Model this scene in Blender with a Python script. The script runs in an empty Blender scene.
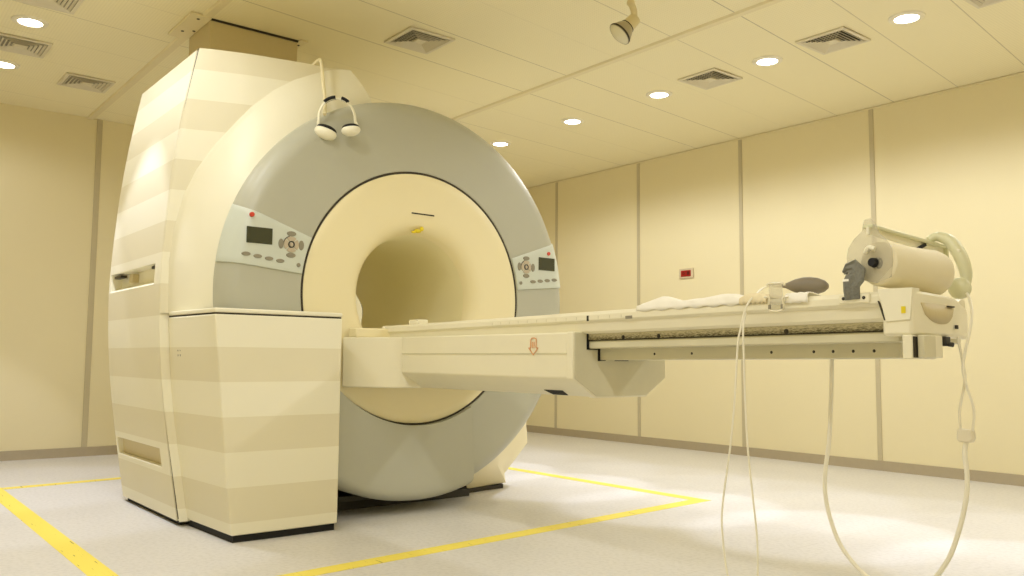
import bpy, bmesh, math, random
from mathutils import Vector, Matrix
from math import sin, cos, pi, sqrt, radians, atan2

random.seed(7)
SC = bpy.context.scene
COL = SC.collection
H = 2.6                      # ceiling height
GY, GZ = -3.507, 1.062       # centre of the bore (axis runs along x)
RX = 3.50                    # plane of the round front cover

# ------------------------------------------------------------------ materials
def lin(c):
    return tuple((v / 12.92 if v <= .04045 else ((v + .055) / 1.055) ** 2.4) for v in c)

def mat(name, col, rough=.5, metal=0.0, spec=.5, noise=0.0, nscale=40, bump=0.0, trans=0.0, emit=None, estr=0.0, srgb=True, coat=0.0):
    m = bpy.data.materials.new(name); m.use_nodes = True
    nt = m.node_tree; b = nt.nodes['Principled BSDF']
    c = lin(col) if srgb else col
    b.inputs['Base Color'].default_value = (*c, 1)
    b.inputs['Roughness'].default_value = rough
    b.inputs['Metallic'].default_value = metal
    b.inputs['Specular IOR Level'].default_value = spec
    b.inputs['Transmission Weight'].default_value = trans
    b.inputs['Coat Weight'].default_value = coat
    if emit:
        b.inputs['Emission Color'].default_value = (*emit, 1); b.inputs['Emission Strength'].default_value = estr
    tc = nt.nodes.new('ShaderNodeTexCoord'); n = nt.nodes.new('ShaderNodeTexNoise')
    n.inputs['Scale'].default_value = nscale; n.inputs['Detail'].default_value = 4
    nt.links.new(tc.outputs['Object'], n.inputs['Vector'])
    mx = nt.nodes.new('ShaderNodeMix'); mx.data_type = 'RGBA'; mx.blend_type = 'MULTIPLY'
    mx.inputs[0].default_value = noise
    mx.inputs[6].default_value = (*c, 1)
    nt.links.new(n.outputs['Fac'], mx.inputs[7])
    nt.links.new(mx.outputs[2], b.inputs['Base Color'])
    if bump:
        bp = nt.nodes.new('ShaderNodeBump'); bp.inputs['Strength'].default_value = bump; bp.inputs['Distance'].default_value = .004
        nt.links.new(n.outputs['Fac'], bp.inputs['Height']); nt.links.new(bp.outputs['Normal'], b.inputs['Normal'])
    return m

def node(nt, t, **kw):
    n = nt.nodes.new(t)
    for k, v in kw.items(): setattr(n, k, v)
    return n

def math_n(nt, op, a, b=None, c=None):
    n = node(nt, 'ShaderNodeMath', operation=op)
    for i, v in enumerate((a, b, c)):
        if v is None: continue
        if isinstance(v, (int, float)): n.inputs[i].default_value = v
        else: nt.links.new(v, n.inputs[i])
    return n.outputs[0]

CREAM = (.925, .91, .825)
M = {}
M['wall'] = mat('cream_wall_panel', (.905, .865, .72), .42, noise=.04, nscale=3)
M['base'] = mat('grey_brown_vinyl_baseboard', (.66, .61, .51), .5, noise=.1, nscale=30)
M['strip'] = mat('taupe_metal_joint_strip', (.76, .72, .60), .4, noise=.05)
M['cream'] = mat('cream_painted_cover', CREAM, .42, noise=.03, nscale=4)
M['disc'] = mat('warm_cream_cover', (.93, .89, .735), .42, noise=.03, nscale=5)
M['bore'] = mat('cream_bore_liner', (.95, .925, .78), .5, noise=.04, nscale=5)
M['table'] = mat('table_cream', (.925, .905, .81), .40, noise=.05, nscale=9)
M['rail'] = mat('rail_cream', (.84, .82, .71), .38, noise=.12, nscale=14)
M['grey'] = mat('blue_grey_cover', (.712, .712, .65), .40, noise=.03, nscale=4)
M['panel'] = mat('pale_aqua_keypad', (.80, .825, .785), .34, noise=.03)
M['screen'] = mat('dark_olive_display', (.25, .26, .19), .18)
M['key'] = mat('grey_key', (.55, .53, .46), .4)
M['keyl'] = mat('pale_key', (.74, .69, .60), .4)
M['keyd'] = mat('dark_key_ring', (.22, .20, .16), .4)
M['red'] = mat('red_button', (.80, .27, .20), .35)
M['black'] = mat('black_rubber', (.035, .035, .035), .7)
M['seal'] = mat('dark_gasket', (.20, .17, .11), .6)
M['ceil_trim'] = mat('ceiling_trim_cream', (.90, .86, .72), .45)
M['duct'] = mat('duct_cream_and_recess_shade', (.80, .745, .58), .5, noise=.04)  # duct paint, also the darker tone painted in for shade in recesses
M['vent'] = mat('vent_white', (.86, .83, .74), .45)
M['ventdark'] = mat('vent_throat_dark', (.13, .12, .09), .8)
M['lampring'] = mat('downlight_trim', (.93, .91, .84), .35)
M['glow'] = mat('downlight_diffuser', (.95, .95, .92), .4, emit=(1, .96, .86), estr=9)
M['silver'] = mat('reflector_grey', (.70, .66, .55), .35, metal=.3)
M['lens'] = mat('frosted_lens', (.88, .86, .76), .25)
M['spotwhite'] = mat('spotlight_cream', (.86, .81, .64), .4)
M['hpwhite'] = mat('headphone_white', (.93, .915, .83), .3)
M['cloth'] = mat('white_cloth', (.975, .965, .93), .85, noise=.06, nscale=30, bump=.5)
M['paper'] = mat('stained_cream_cloth', (.95, .90, .76), .8, noise=.2, nscale=25)
M['bulb'] = mat('grey_rubber', (.52, .485, .42), .55, noise=.1)
M['tube'] = mat('milky_tubing', (.93, .915, .85), .3)
M['clear'] = mat('clear_plastic', (.80, .78, .70), .15)
M['clear'].node_tree.nodes['Principled BSDF'].inputs['Alpha'].default_value = .34
M['buckle'] = mat('milky_clip', (.95, .92, .81), .25, trans=.2)
M['strap'] = mat('charcoal_webbing', (.55, .55, .51), .85, noise=.5, nscale=160, bump=.6)
M['roll'] = mat('roll_cream', (.90, .865, .745), .6, noise=.04)
M['arm'] = mat('pale_green_plastic', (.845, .845, .715), .35)
M['screw'] = mat('dark_screw', (.16, .14, .10), .5)
M['yellow'] = mat('yellow_label', (.88, .80, .12), .5)
M['orange'] = mat('orange_ink', (.88, .64, .43), .5)
M['signframe'] = mat('sign_frame_cream', (.80, .74, .62), .4)
M['signred'] = mat('red_sign_face', (.60, .03, .03), .3)
M['signdark'] = mat('red_sign_symbols', (.36, .02, .02), .3)
M['footgrey'] = mat('dark_grey_base', (.20, .19, .16), .6)
M['connector'] = mat('connector_cream', (.89, .86, .77), .4)

def mat_stripe():
    m = mat('banded_cream_cover', CREAM, .55)
    nt = m.node_tree; b = nt.nodes['Principled BSDF']
    tc = node(nt, 'ShaderNodeTexCoord'); sp = node(nt, 'ShaderNodeSeparateXYZ')
    nt.links.new(tc.outputs['Object'], sp.inputs[0])
    f = math_n(nt, 'FRACT', math_n(nt, 'DIVIDE', math_n(nt, 'SUBTRACT', sp.outputs[2], .0795), .287))
    s = math_n(nt, 'LESS_THAN', f, .5)
    mx = node(nt, 'ShaderNodeMix', data_type='RGBA')
    nt.links.new(s, mx.inputs[0])
    mx.inputs[6].default_value = (*lin((.93, .915, .83)), 1); mx.inputs[7].default_value = (*lin((.885, .86, .755)), 1)
    nt.links.new(mx.outputs[2], b.inputs['Base Color'])
    return m
M['stripe'] = mat_stripe()

def mat_floor():
    m = mat('off_white_vinyl_floor', (.9, .88, .84), .42)
    nt = m.node_tree; b = nt.nodes['Principled BSDF']
    tc = node(nt, 'ShaderNodeTexCoord')
    n1 = node(nt, 'ShaderNodeTexNoise'); n1.inputs['Scale'].default_value = 55; n1.inputs['Detail'].default_value = 6
    n2 = node(nt, 'ShaderNodeTexNoise'); n2.inputs['Scale'].default_value = 1.7; n2.inputs['Detail'].default_value = 3
    nt.links.new(tc.outputs['Object'], n1.inputs['Vector']); nt.links.new(tc.outputs['Object'], n2.inputs['Vector'])
    r = node(nt, 'ShaderNodeValToRGB')
    r.color_ramp.elements[0].position = .32; r.color_ramp.elements[0].color = (*lin((.815, .805, .785)), 1)
    r.color_ramp.elements[1].position = .56; r.color_ramp.elements[1].color = (*lin((.86, .85, .835)), 1)
    nt.links.new(n1.outputs['Fac'], r.inputs[0])
    mx = node(nt, 'ShaderNodeMix', data_type='RGBA', blend_type='MULTIPLY'); mx.inputs[0].default_value = .12
    nt.links.new(r.outputs[0], mx.inputs[6]); nt.links.new(n2.outputs['Fac'], mx.inputs[7])
    # faint welded joints between the vinyl sheets
    sp = node(nt, 'ShaderNodeSeparateXYZ'); nt.links.new(tc.outputs['Object'], sp.inputs[0])
    d = math_n(nt, 'ABSOLUTE', math_n(nt, 'SUBTRACT', math_n(nt, 'FRACT', math_n(nt, 'DIVIDE', math_n(nt, 'ADD', sp.outputs[0], .3), 1.2)), .5))
    j = math_n(nt, 'MULTIPLY', math_n(nt, 'LESS_THAN', d, .0016), .18)
    mx2 = node(nt, 'ShaderNodeMix', data_type='RGBA'); nt.links.new(j, mx2.inputs[0])
    nt.links.new(mx.outputs[2], mx2.inputs[6]); mx2.inputs[7].default_value = (.35, .31, .25, 1)
    nt.links.new(mx2.outputs[2], b.inputs['Base Color'])
    return m
M['floor'] = mat_floor()

def mat_ceiling():
    m = mat('perforated_ceiling_panel', (.89, .845, .70), .6)
    nt = m.node_tree; b = nt.nodes['Principled BSDF']
    tc = node(nt, 'ShaderNodeTexCoord'); sp = node(nt, 'ShaderNodeSeparateXYZ')
    nt.links.new(tc.outputs['Object'], sp.inputs[0]); X, Y = sp.outputs[0], sp.outputs[1]
    # perforation
    p = .016
    fx = math_n(nt, 'SUBTRACT', math_n(nt, 'FRACT', math_n(nt, 'DIVIDE', X, p)), .5)
    fy = math_n(nt, 'SUBTRACT', math_n(nt, 'FRACT', math_n(nt, 'DIVIDE', Y, p)), .5)
    d2 = math_n(nt, 'ADD', math_n(nt, 'MULTIPLY', fx, fx), math_n(nt, 'MULTIPLY', fy, fy))
    hole = math_n(nt, 'MULTIPLY', math_n(nt, 'LESS_THAN', d2, .06), .09)
    # panel joints
    u = math_n(nt, 'DIVIDE', math_n(nt, 'SUBTRACT', math_n(nt, 'ADD', X, math_n(nt, 'MULTIPLY', math_n(nt, 'ADD', Y, 2.14), .11)), 1.80 - .22), .44)
    fl = math_n(nt, 'FLOOR', u)
    wn = node(nt, 'ShaderNodeTexWhiteNoise', noise_dimensions='1D'); nt.links.new(fl, wn.inputs['W'])
    du = math_n(nt, 'ABSOLUTE', math_n(nt, 'SUBTRACT', math_n(nt, 'FRACT', u), .5))
    seam = math_n(nt, 'MULTIPLY', math_n(nt, 'LESS_THAN', du, .0075), math_n(nt, 'ADD', math_n(nt, 'MULTIPLY', wn.outputs['Value'], .45), .08))
    fac = math_n(nt, 'MAXIMUM', hole, seam)
    mx = node(nt, 'ShaderNodeMix', data_type='RGBA'); nt.links.new(fac, mx.inputs[0])
    mx.inputs[6].default_value = (*lin((.95, .92, .785)), 1); mx.inputs[7].default_value = (.10, .075, .03, 1)
    nt.links.new(mx.outputs[2], b.inputs['Base Color'])
    return m
M['ceil'] = mat_ceiling()

def mat_tape():
    m = mat('yellow_floor_tape', (.93, .82, .16), .45)
    nt = m.node_tree; b = nt.nodes['Principled BSDF']
    tc = node(nt, 'ShaderNodeTexCoord'); mp = node(nt, 'ShaderNodeMapping')
    mp.inputs['Scale'].default_value = (2.2, 30, 1); mp.inputs['Rotation'].default_value = (0, 0, .12)
    nt.links.new(tc.outputs['Object'], mp.inputs['Vector'])
    n = node(nt, 'ShaderNodeTexNoise'); n.inputs['Scale'].default_value = 3.2; n.inputs['Detail'].default_value = 5
    nt.links.new(mp.outputs[0], n.inputs['Vector'])
    r = node(nt, 'ShaderNodeValToRGB')
    r.color_ramp.elements[0].position = .30; r.color_ramp.elements[0].color = (.09, .06, .01, 1)
    r.color_ramp.elements[1].position = .355; r.color_ramp.elements[1].color = (*lin((.95, .88, .36)), 1)
    nt.links.new(n.outputs['Fac'], r.inputs[0]); nt.links.new(r.outputs[0], b.inputs['Base Color'])
    return m
M['tape'] = mat_tape()

def mat_grime():
    m = mat('grimy_rail', (.80, .77, .62), .4)
    nt = m.node_tree; b = nt.nodes['Principled BSDF']
    tc = node(nt, 'ShaderNodeTexCoord'); mp = node(nt, 'ShaderNodeMapping'); mp.inputs['Scale'].default_value = (40, 20, 160)
    nt.links.new(tc.outputs['Object'], mp.inputs['Vector'])
    n = node(nt, 'ShaderNodeTexNoise'); n.inputs['Scale'].default_value = 2.2; n.inputs['Detail'].default_value = 7; n.inputs['Roughness'].default_value = .7
    nt.links.new(mp.outputs[0], n.inputs['Vector'])
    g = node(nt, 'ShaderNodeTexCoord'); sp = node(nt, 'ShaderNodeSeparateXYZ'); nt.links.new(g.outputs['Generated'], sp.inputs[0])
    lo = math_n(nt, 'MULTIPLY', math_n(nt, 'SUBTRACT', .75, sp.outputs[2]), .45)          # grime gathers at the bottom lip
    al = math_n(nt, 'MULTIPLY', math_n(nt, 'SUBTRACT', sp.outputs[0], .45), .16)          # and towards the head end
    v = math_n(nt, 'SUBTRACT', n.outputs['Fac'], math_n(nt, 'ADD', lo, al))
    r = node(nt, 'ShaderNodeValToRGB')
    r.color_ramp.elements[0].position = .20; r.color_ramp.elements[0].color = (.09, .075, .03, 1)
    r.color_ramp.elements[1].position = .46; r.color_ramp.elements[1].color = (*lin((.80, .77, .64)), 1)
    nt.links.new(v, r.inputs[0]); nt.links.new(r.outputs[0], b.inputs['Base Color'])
    return m
M['grime'] = mat_grime()

# ------------------------------------------------------------------ mesh helpers
class MB:
    def __init__(s): s.bm = bmesh.new()
    def face(s, pts):
        return s.bm.faces.new([s.bm.verts.new(p) for p in pts])
    def box(s, x0, x1, y0, y1, z0, z1, f=None):
        f = f or (lambda x, y, z: (x, y, z))
        v = [s.bm.verts.new(f(x, y, z)) for x in (x0, x1) for y in (y0, y1) for z in (z0, z1)]
        for q in ((0, 1, 3, 2), (4, 6, 7, 5), (0, 4, 5, 1), (2, 3, 7, 6), (0, 2, 6, 4), (1, 5, 7, 3)):
            s.bm.faces.new([v[i] for i in q])
        return s
    def obox(s, c, ax, ay, az):          # oriented box: centre + three half vectors
        c, ax, ay, az = map(Vector, (c, ax, ay, az))
        v = [s.bm.verts.new(c + ax * i + ay * j + az * k) for i in (-1, 1) for j in (-1, 1) for k in (-1, 1)]
        for q in ((0, 1, 3, 2), (4, 6, 7, 5), (0, 4, 5, 1), (2, 3, 7, 6), (0, 2, 6, 4), (1, 5, 7, 3)):
            s.bm.faces.new([v[i] for i in q])
        return s
    def grid(s, rows, close_u=False, close_v=False):
        V = [[s.bm.verts.new(p) for p in r] for r in rows]
        nr, nc = len(V), len(V[0])
        for i in range(nr - (0 if close_v else 1)):
            for j in range(nc - (0 if close_u else 1)):
                a, b = V[i][j], V[i][(j + 1) % nc]; c, d = V[(i + 1) % nr][(j + 1) % nc], V[(i + 1) % nr][j]
                try: s.bm.faces.new((a, b, c, d))
                except ValueError: pass
        return V
    def prism(s, poly, f0, f1):          # two maps of a 2-D polygon, joined
        a = [s.bm.verts.new(f0(*p)) for p in poly]; b = [s.bm.verts.new(f1(*p)) for p in poly]
        n = len(poly)
        s.bm.faces.new(a); s.bm.faces.new(list(reversed(b)))
        for i in range(n): s.bm.faces.new((a[i], b[i], b[(i + 1) % n], a[(i + 1) % n]))
        return s
    def lathe(s, prof, c, axis, n=48, cap0=False, cap1=False, ang=2 * pi, a0=0):   # prof: (radius, distance along axis)
        c = Vector(c); w = Vector(axis).normalized()
        t = Vector((0, 0, 1)) if abs(w.z) < .9 else Vector((1, 0, 0))
        u = (t - w * t.dot(w)).normalized(); v = w.cross(u)
        full = abs(ang - 2 * pi) < 1e-6
        rows = [[c + w * d + (u * cos(a0 + ang * k / n) + v * sin(a0 + ang * k / n)) * r for k in range(n if full else n + 1)] for r, d in prof]
        V = s.grid(rows, close_u=full)
        if cap0: s.bm.faces.new(V[0])
        if cap1: s.bm.faces.new(V[-1])
        return s
    def tube(s, pts, r, n=8, smooth=True, flat=1.0):
        P = [Vector(p) for p in pts]
        if smooth and len(P) > 2:
            Q = []
            for i in range(len(P) - 1):
                p0, p1, p2, p3 = P[max(i - 1, 0)], P[i], P[i + 1], P[min(i + 2, len(P) - 1)]
                for k in range(5):
                    t = k / 5
                    Q.append(.5 * ((2 * p1) + (p2 - p0) * t + (2 * p0 - 5 * p1 + 4 * p2 - p3) * t * t + (3 * p1 - p0 - 3 * p2 + p3) * t ** 3))
            Q.append(P[-1]); P = Q
        rows = []; u = None
        for i, p in enumerate(P):
            w = (P[min(i + 1, len(P) - 1)] - P[max(i - 1, 0)]).normalized()
            if u is None:
                t = Vector((0, 0, 1)) if abs(w.z) < .9 else Vector((0, 1, 0)); u = (t - w * t.dot(w)).normalized()
            else: u = (u - w * u.dot(w)).normalized()
            v = w.cross(u); rr = r(i / (len(P) - 1)) if callable(r) else r
            rows.append([p + (u * cos(2 * pi * k / n) * flat + v * sin(2 * pi * k / n)) * rr for k in range(n)])
        V = s.grid(rows, close_u=True); s.bm.faces.new(V[0]); s.bm.faces.new(V[-1])
        return s
    def ball(s, c, rx, ry, rz, R=None, n=20, m=12):
        c = Vector(c); R = R or Matrix.Identity(3)
        top = s.bm.verts.new(c + R @ Vector((0, 0, rz))); bot = s.bm.verts.new(c + R @ Vector((0, 0, -rz)))
        V = [[s.bm.verts.new(c + R @ Vector((rx * sin(pi * i / m) * cos(2 * pi * k / n), ry * sin(pi * i / m) * sin(2 * pi * k / n), rz * cos(pi * i / m)))) for k in range(n)] for i in range(1, m)]
        for i in range(m - 2):
            for k in range(n): s.bm.faces.new((V[i][k], V[i][(k + 1) % n], V[i + 1][(k + 1) % n], V[i + 1][k]))
        for k in range(n):
            s.bm.faces.new((top, V[0][(k + 1) % n], V[0][k])); s.bm.faces.new((bot, V[-1][k], V[-1][(k + 1) % n]))
        return s
    def build(s, name, m, parent=None, bevel=0, seg=2, smooth=40, origin=None, solid=0, weld=True):
        bm = s.bm
        if weld: bmesh.ops.remove_doubles(bm, verts=bm.verts, dist=1e-5)
        bmesh.ops.recalc_face_normals(bm, faces=bm.faces)
        o0 = Vector((0, 0, 0))
        if parent is not None:
            q = parent
            while q is not None: o0 += q.location; q = q.parent
        elif origin is not None: o0 = Vector(origin)
        bmesh.ops.translate(bm, verts=bm.verts, vec=-o0)
        me = bpy.data.meshes.new(name); bm.to_mesh(me); bm.free()
        me.materials.append(M[m] if isinstance(m, str) else m)
        if smooth:
            for p in me.polygons: p.use_smooth = True
            me.set_sharp_from_angle(angle=radians(smooth))
        o = bpy.data.objects.new(name, me); COL.objects.link(o)
        if parent is not None: o.parent = parent
        elif origin is not None: o.location = origin
        if solid:
            md = o.modifiers.new('solid', 'SOLIDIFY'); md.thickness = solid; md.offset = -1
        if bevel:
            md = o.modifiers.new('bevel', 'BEVEL'); md.width = bevel; md.segments = seg; md.limit_method = 'ANGLE'; md.angle_limit = radians(35)
            md.harden_normals = False
        return o

def tag(o, label, cat, group=None):
    o['label'] = label; o['category'] = cat
    if group: o['group'] = group
    return o
def thing(name, loc, label, cat, group=None):
    o = bpy.data.objects.new(name, None); COL.objects.link(o); o.location = loc; o.empty_display_size = .1
    return tag(o, label, cat, group)
def struct(o):
    o['kind'] = 'structure'; return o
def dup(root, loc, label):
    r = root.copy(); COL.objects.link(r); r.location = loc; r['label'] = label
    for ch in list(root.children):
        c = ch.copy(); COL.objects.link(c); c.parent = r
        for g in list(ch.children):
            d = g.copy(); COL.objects.link(d); d.parent = c
    return r
def interp(x, X, Y):
    if x <= X[0]: return Y[0]
    for i in range(len(X) - 1):
        if x <= X[i + 1]:
            t = (x - X[i]) / (X[i + 1] - X[i]); return Y[i] + t * (Y[i + 1] - Y[i])
    return Y[-1]
def lerp(a, b, t): return a + (b - a) * t

# ------------------------------------------------------------------ the room
RXE, RYN = 9.2, -6.45        # far ends of the room (behind the camera)
b = MB(); b.box(-.1, RXE + .1, RYN - .1, .1, -.1, 0); struct(b.build('floor', 'floor'))
b = MB(); b.box(-.1, RXE + .1, RYN - .1, .1, H, H + .1); struct(b.build('ceiling', 'ceil'))
b = MB(); b.box(-.1, 0, RYN - .1, .1, 0, H); struct(b.build('wall_left', 'wall'))
b = MB(); b.box(0, RXE, 0, .1, 0, H); struct(b.build('wall_right', 'wall'))
b = MB(); b.box(RXE, RXE + .1, RYN - .1, .1, 0, H); struct(b.build('wall_front', 'wall'))
b = MB(); b.box(0, RXE, RYN - .1, RYN, 0, H); struct(b.build('wall_near', 'wall'))
def cove(p0, p1, n):                                            # skirting with a small foot, from p0 to p1, n = inward normal
    prof = [(0, 0), (.016, 0), (.015, .006), (.010, .012), (.010, .060), (.006, .068), (0, .068)]
    f = lambda p: (lambda d, z: (p[0] + n[0] * d, p[1] + n[1] * d, z))
    return MB().prism(prof, f(p0), f(p1))
struct(cove((0, 0), (RXE, 0), (0, -1)).build('baseboard_right', 'base'))
struct(cove((0, RYN), (0, -.016), (1, 0)).build('baseboard_left', 'base'))
tn = 0
for k in range(8):
    tn += 1; x = .617 + 1.138 * k
    struct(MB().box(x - .017, x + .017, -.006, 0, .068, H - .004).build('trim_%d' % tn, 'strip', bevel=.002))
for k in range(-1, 4):
    tn += 1; y = -4.242 + 1.138 * k
    struct(MB().box(0, .006, y - .02, y + .02, .068, H - .004).build('trim_%d' % tn, 'strip', bevel=.002))
for y in (-2.14, -4.31):                                        # raised ceiling battens
    tn += 1
    struct(MB().prism([(-.028, 0), (.028, 0), (.02, -.012), (-.02, -.012)], lambda a, z: (0, y + a, H + z), lambda a, z: (RXE, y + a, H + z)).build('trim_%d' % tn, 'ceil_trim'))
tn += 1                                                          # thin shadow angle along the right wall top
struct(MB().box(0, RXE, -.012, 0, H - .014, H - .004).build('trim_%d' % tn, 'ceil_trim'))

# ------------------------------------------------------------------ ceiling fittings
LCOL = (1.0, 1.005, 1.0)
def make_downlight(loc, label, group, spill, core, half, tilt, floor_fill=0):
    t = thing('downlight', loc, label, 'ceiling light', group)
    x, y, z = loc
    MB().lathe([(.062, -.004), (.062, -.010), (.076, -.012), (.090, -.006), (.092, 0), (.062, 0)], loc, (0, 0, 1), 40).build('trim_ring', 'lampring', t)
    MB().lathe([(.0005, -.009), (.04, -.0085), (.062, -.006)], loc, (0, 0, 1), 40).build('diffuser', 'glow', t, smooth=180)
    ld = bpy.data.lights.new('downlight_beam', 'SPOT'); ld.energy = spill; ld.color = LCOL
    ld.spot_size = radians(166); ld.spot_blend = .4; ld.shadow_soft_size = .11
    lo = bpy.data.objects.new('spill', ld); COL.objects.link(lo); lo.parent = t; lo.location = (0, 0, -.03)
    ld = bpy.data.lights.new('downlight_core', 'SPOT'); ld.energy = core; ld.color = (.93, .98, 1.2)     # the reflector's cut-off cone
    ld.spot_size = radians(2 * half); ld.spot_blend = .22; ld.shadow_soft_size = .05
    lo = bpy.data.objects.new('beam', ld); COL.objects.link(lo); lo.parent = t; lo.location = (0, 0, -.03); lo.rotation_euler = (radians(tilt), 0, 0)
    if floor_fill:                                                    # extra spot added to brighten the floor towards the room middle
        ld = bpy.data.lights.new('added_floor_light', 'SPOT'); ld.energy = floor_fill; ld.color = (.93, .98, 1.2)
        ld.spot_size = radians(25); ld.spot_blend = .25; ld.shadow_soft_size = .05
        lo = bpy.data.objects.new('added_floor_spot', ld); COL.objects.link(lo); lo.parent = t; lo.location = (0, 0, -.03); lo.rotation_euler = (radians(-19.2), 0, 0)
    return t
right = [(1.468, 'fifth'), (2.372, ''), (3.252, ''), (4.126, ''), (4.994, ''), (5.87, ''), (6.75, ''), (7.62, '')]
rl = ['round recessed ceiling light farthest along the row, just above the grey scanner ring',
      'round recessed ceiling light second from the far end of the row over the right wall',
      'round recessed ceiling light between the second light and the square vent of the right row',
      'round recessed ceiling light between the two vents of the right row',
      'round recessed ceiling light at top right of the photo, nearest of the right row',
      'round recessed ceiling light of the right row just past the top right of the photo',
      'round recessed ceiling light of the right row above the camera side of the table end',
      'round recessed ceiling light of the right row at the camera end of the room']
d0 = make_downlight((1.468, -1.41, H), rl[0], 'recessed lights in the ceiling', 29, 24, 21.5, -10, 62)
for (x, _), l in list(zip(right, rl))[1:]: dup(d0, (x, -1.41, H), l)
ll = [(.985, 'round recessed ceiling light at the left edge of the photo, beside the left wall'),
      (1.877, 'round recessed ceiling light at top left of the photo between two vents'),
      (2.76, 'round recessed ceiling light of the left row, third from the left wall'),
      (3.64, 'round recessed ceiling light of the left row, fourth from the left wall'),
      (4.52, 'round recessed ceiling light of the left row, fifth from the left wall'),
      (5.40, 'round recessed ceiling light of the left row, sixth from the left wall'),
      (6.28, 'round recessed ceiling light of the left row, beside the camera'),
      (7.16, 'round recessed ceiling light of the left row, just above the camera'),
      (8.04, 'round recessed ceiling light of the left row, at the camera end of the room')]
d1 = make_downlight((ll[0][0], -5.04, H), ll[0][1], 'recessed lights in the ceiling', 13, 41, 30, 0)
for x, l in ll[1:3]: dup(d1, (x, -5.04, H), l)
d2 = make_downlight((ll[3][0], -5.04, H), ll[3][1], 'recessed lights in the ceiling', 24, 2, 30, 0)
for x, l in ll[4:]: dup(d2, (x, -5.04, H), l)

def make_vent(loc, label):
    t = thing('ceiling_vent', loc, label, 'vent', 'square air vents in the ceiling')
    x, y, z = loc; s = .15
    b = MB()
    for (a0, a1, c0, c1) in ((-s, s, -s, -s + .022), (-s, s, s - .022, s), (-s, -s + .022, -s + .022, s - .022), (s - .022, s, -s + .022, s - .022)):
        b.box(x + a0, x + a1, y + c0, y + c1, z - .012, z)
    b.build('frame', 'vent', t, bevel=.003)
    MB().box(x - s + .02, x + s - .02, y - s + .02, y + s - .02, z - .003, z).build('throat', 'ventdark', t)
    b = MB()                                                    # four-way blades: concentric tilted square rings
    for k in range(5):
        r0 = .124 - .021 * k; r1 = r0 - .011
        o = [(-r0, -r0), (r0, -r0), (r0, r0), (-r0, r0)]; i_ = [(-r1, -r1), (r1, -r1), (r1, r1), (-r1, r1)]
        for q in range(4):
            p = (q + 1) % 4
            b.face([(x + o[q][0], y + o[q][1], z - .012), (x + o[p][0], y + o[p][1], z - .012), (x + i_[p][0], y + i_[p][1], z - .004), (x + i_[q][0], y + i_[q][1], z - .004)])
    for k in range(-6, 7):                                      # fine cross bars
        b.box(x + k * .0195 - .0022, x + k * .0195 + .0022, y - .126, y + .126, z - .0075, z - .0055)
    b.build('louver', 'vent', t, solid=.0015, smooth=0)
    MB().box(x - .030, x + .030, y - .030, y + .030, z - .014, z - .0045).build('centre_plate', 'vent', t, bevel=.002)
    return t
v0 = make_vent((3.035, -3.237, H), 'square ceiling vent alone behind the top of the scanner, left of the spotlight')
for loc, l in [((3.69, -1.41, H), 'square ceiling vent in the right row, farther of the pair between lights'),
               ((4.565, -1.41, H), 'square ceiling vent in the right row between its two nearest lights'),
               ((5.445, -1.41, H), 'square ceiling vent cut by the top right corner of the photo'),
               ((.925, -4.545, H), 'square ceiling vent close to the left wall beside the ceiling batten'),
               ((1.435, -5.02, H), 'square ceiling vent between the two lights at top left'),
               ((2.31, -5.03, H), 'square ceiling vent cut by the top edge at the left of the photo')]:
    dup(v0, loc, l)

def make_spot(loc, label, aim, power):
    t = thing('spotlight', loc, label, 'spotlight', 'adjustable spotlights under the ceiling'); x, y, z = loc
    MB().lathe([(.0, 0), (.045, 0), (.045, -.012), (.036, -.02), (.0, -.02)], loc, (0, 0, 1), 24).build('canopy', 'spotwhite', t)
    hd = Vector((x - .035, y - .01, z - .25)); a = Vector(aim).normalized()
    MB().tube([(x, y, z - .015), (x, y, z - .12)], .011, 10, False).build('stem', 'spotwhite', t)
    MB().ball((x, y, z - .125), .02, .02, .02).build('swivel_joint', 'spotwhite', t)
    back = hd - a * .075
    MB().tube([(x, y, z - .125), (lerp(x, back.x, .5) + .008, lerp(y, back.y, .5), lerp(z - .125, back.z, .5)), back], .016, 10).build('arm', 'spotwhite', t)
    hb = MB().lathe([(.0005, -.085), (.030, -.083), (.034, -.03), (.037, -.026)], hd, a, 32).build('lamp_holder', 'spotwhite', t)
    MB().lathe([(.034, -.030), (.037, -.024), (.036, -.02)], hd, a, 32).build('rear_band', 'seal', t)
    MB().lathe([(.036, -.022), (.046, -.005), (.057, .022), (.060, .034), (.058, .038)], hd, a, 32).build('reflector', 'silver', t)
    MB().lathe([(.0605, .026), (.062, .031), (.0605, .036)], hd, a, 32).build('rim_band', 'seal', t)
    MB().lathe([(.058, .037), (.04, .048), (.02, .053), (.0005, .055)], hd, a, 32).build('lens', 'lens', t, smooth=180)
    if power:
        ld = bpy.data.lights.new('spotlight_beam', 'SPOT'); ld.energy = power; ld.color = LCOL
        ld.spot_size = radians(100); ld.spot_blend = .8; ld.shadow_soft_size = .05
        lo = bpy.data.objects.new('beam', ld); COL.objects.link(lo); lo.parent = t
        lo.location = hd + a * .08 - Vector(loc)
        lo.rotation_euler = a.to_track_quat('-Z', 'Y').to_euler()
    return t
make_spot((4.375, -2.89, H), 'unlit cream spotlight on a short arm hanging from the ceiling above the table', (-.35, -.62, -.75), 0)

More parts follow.
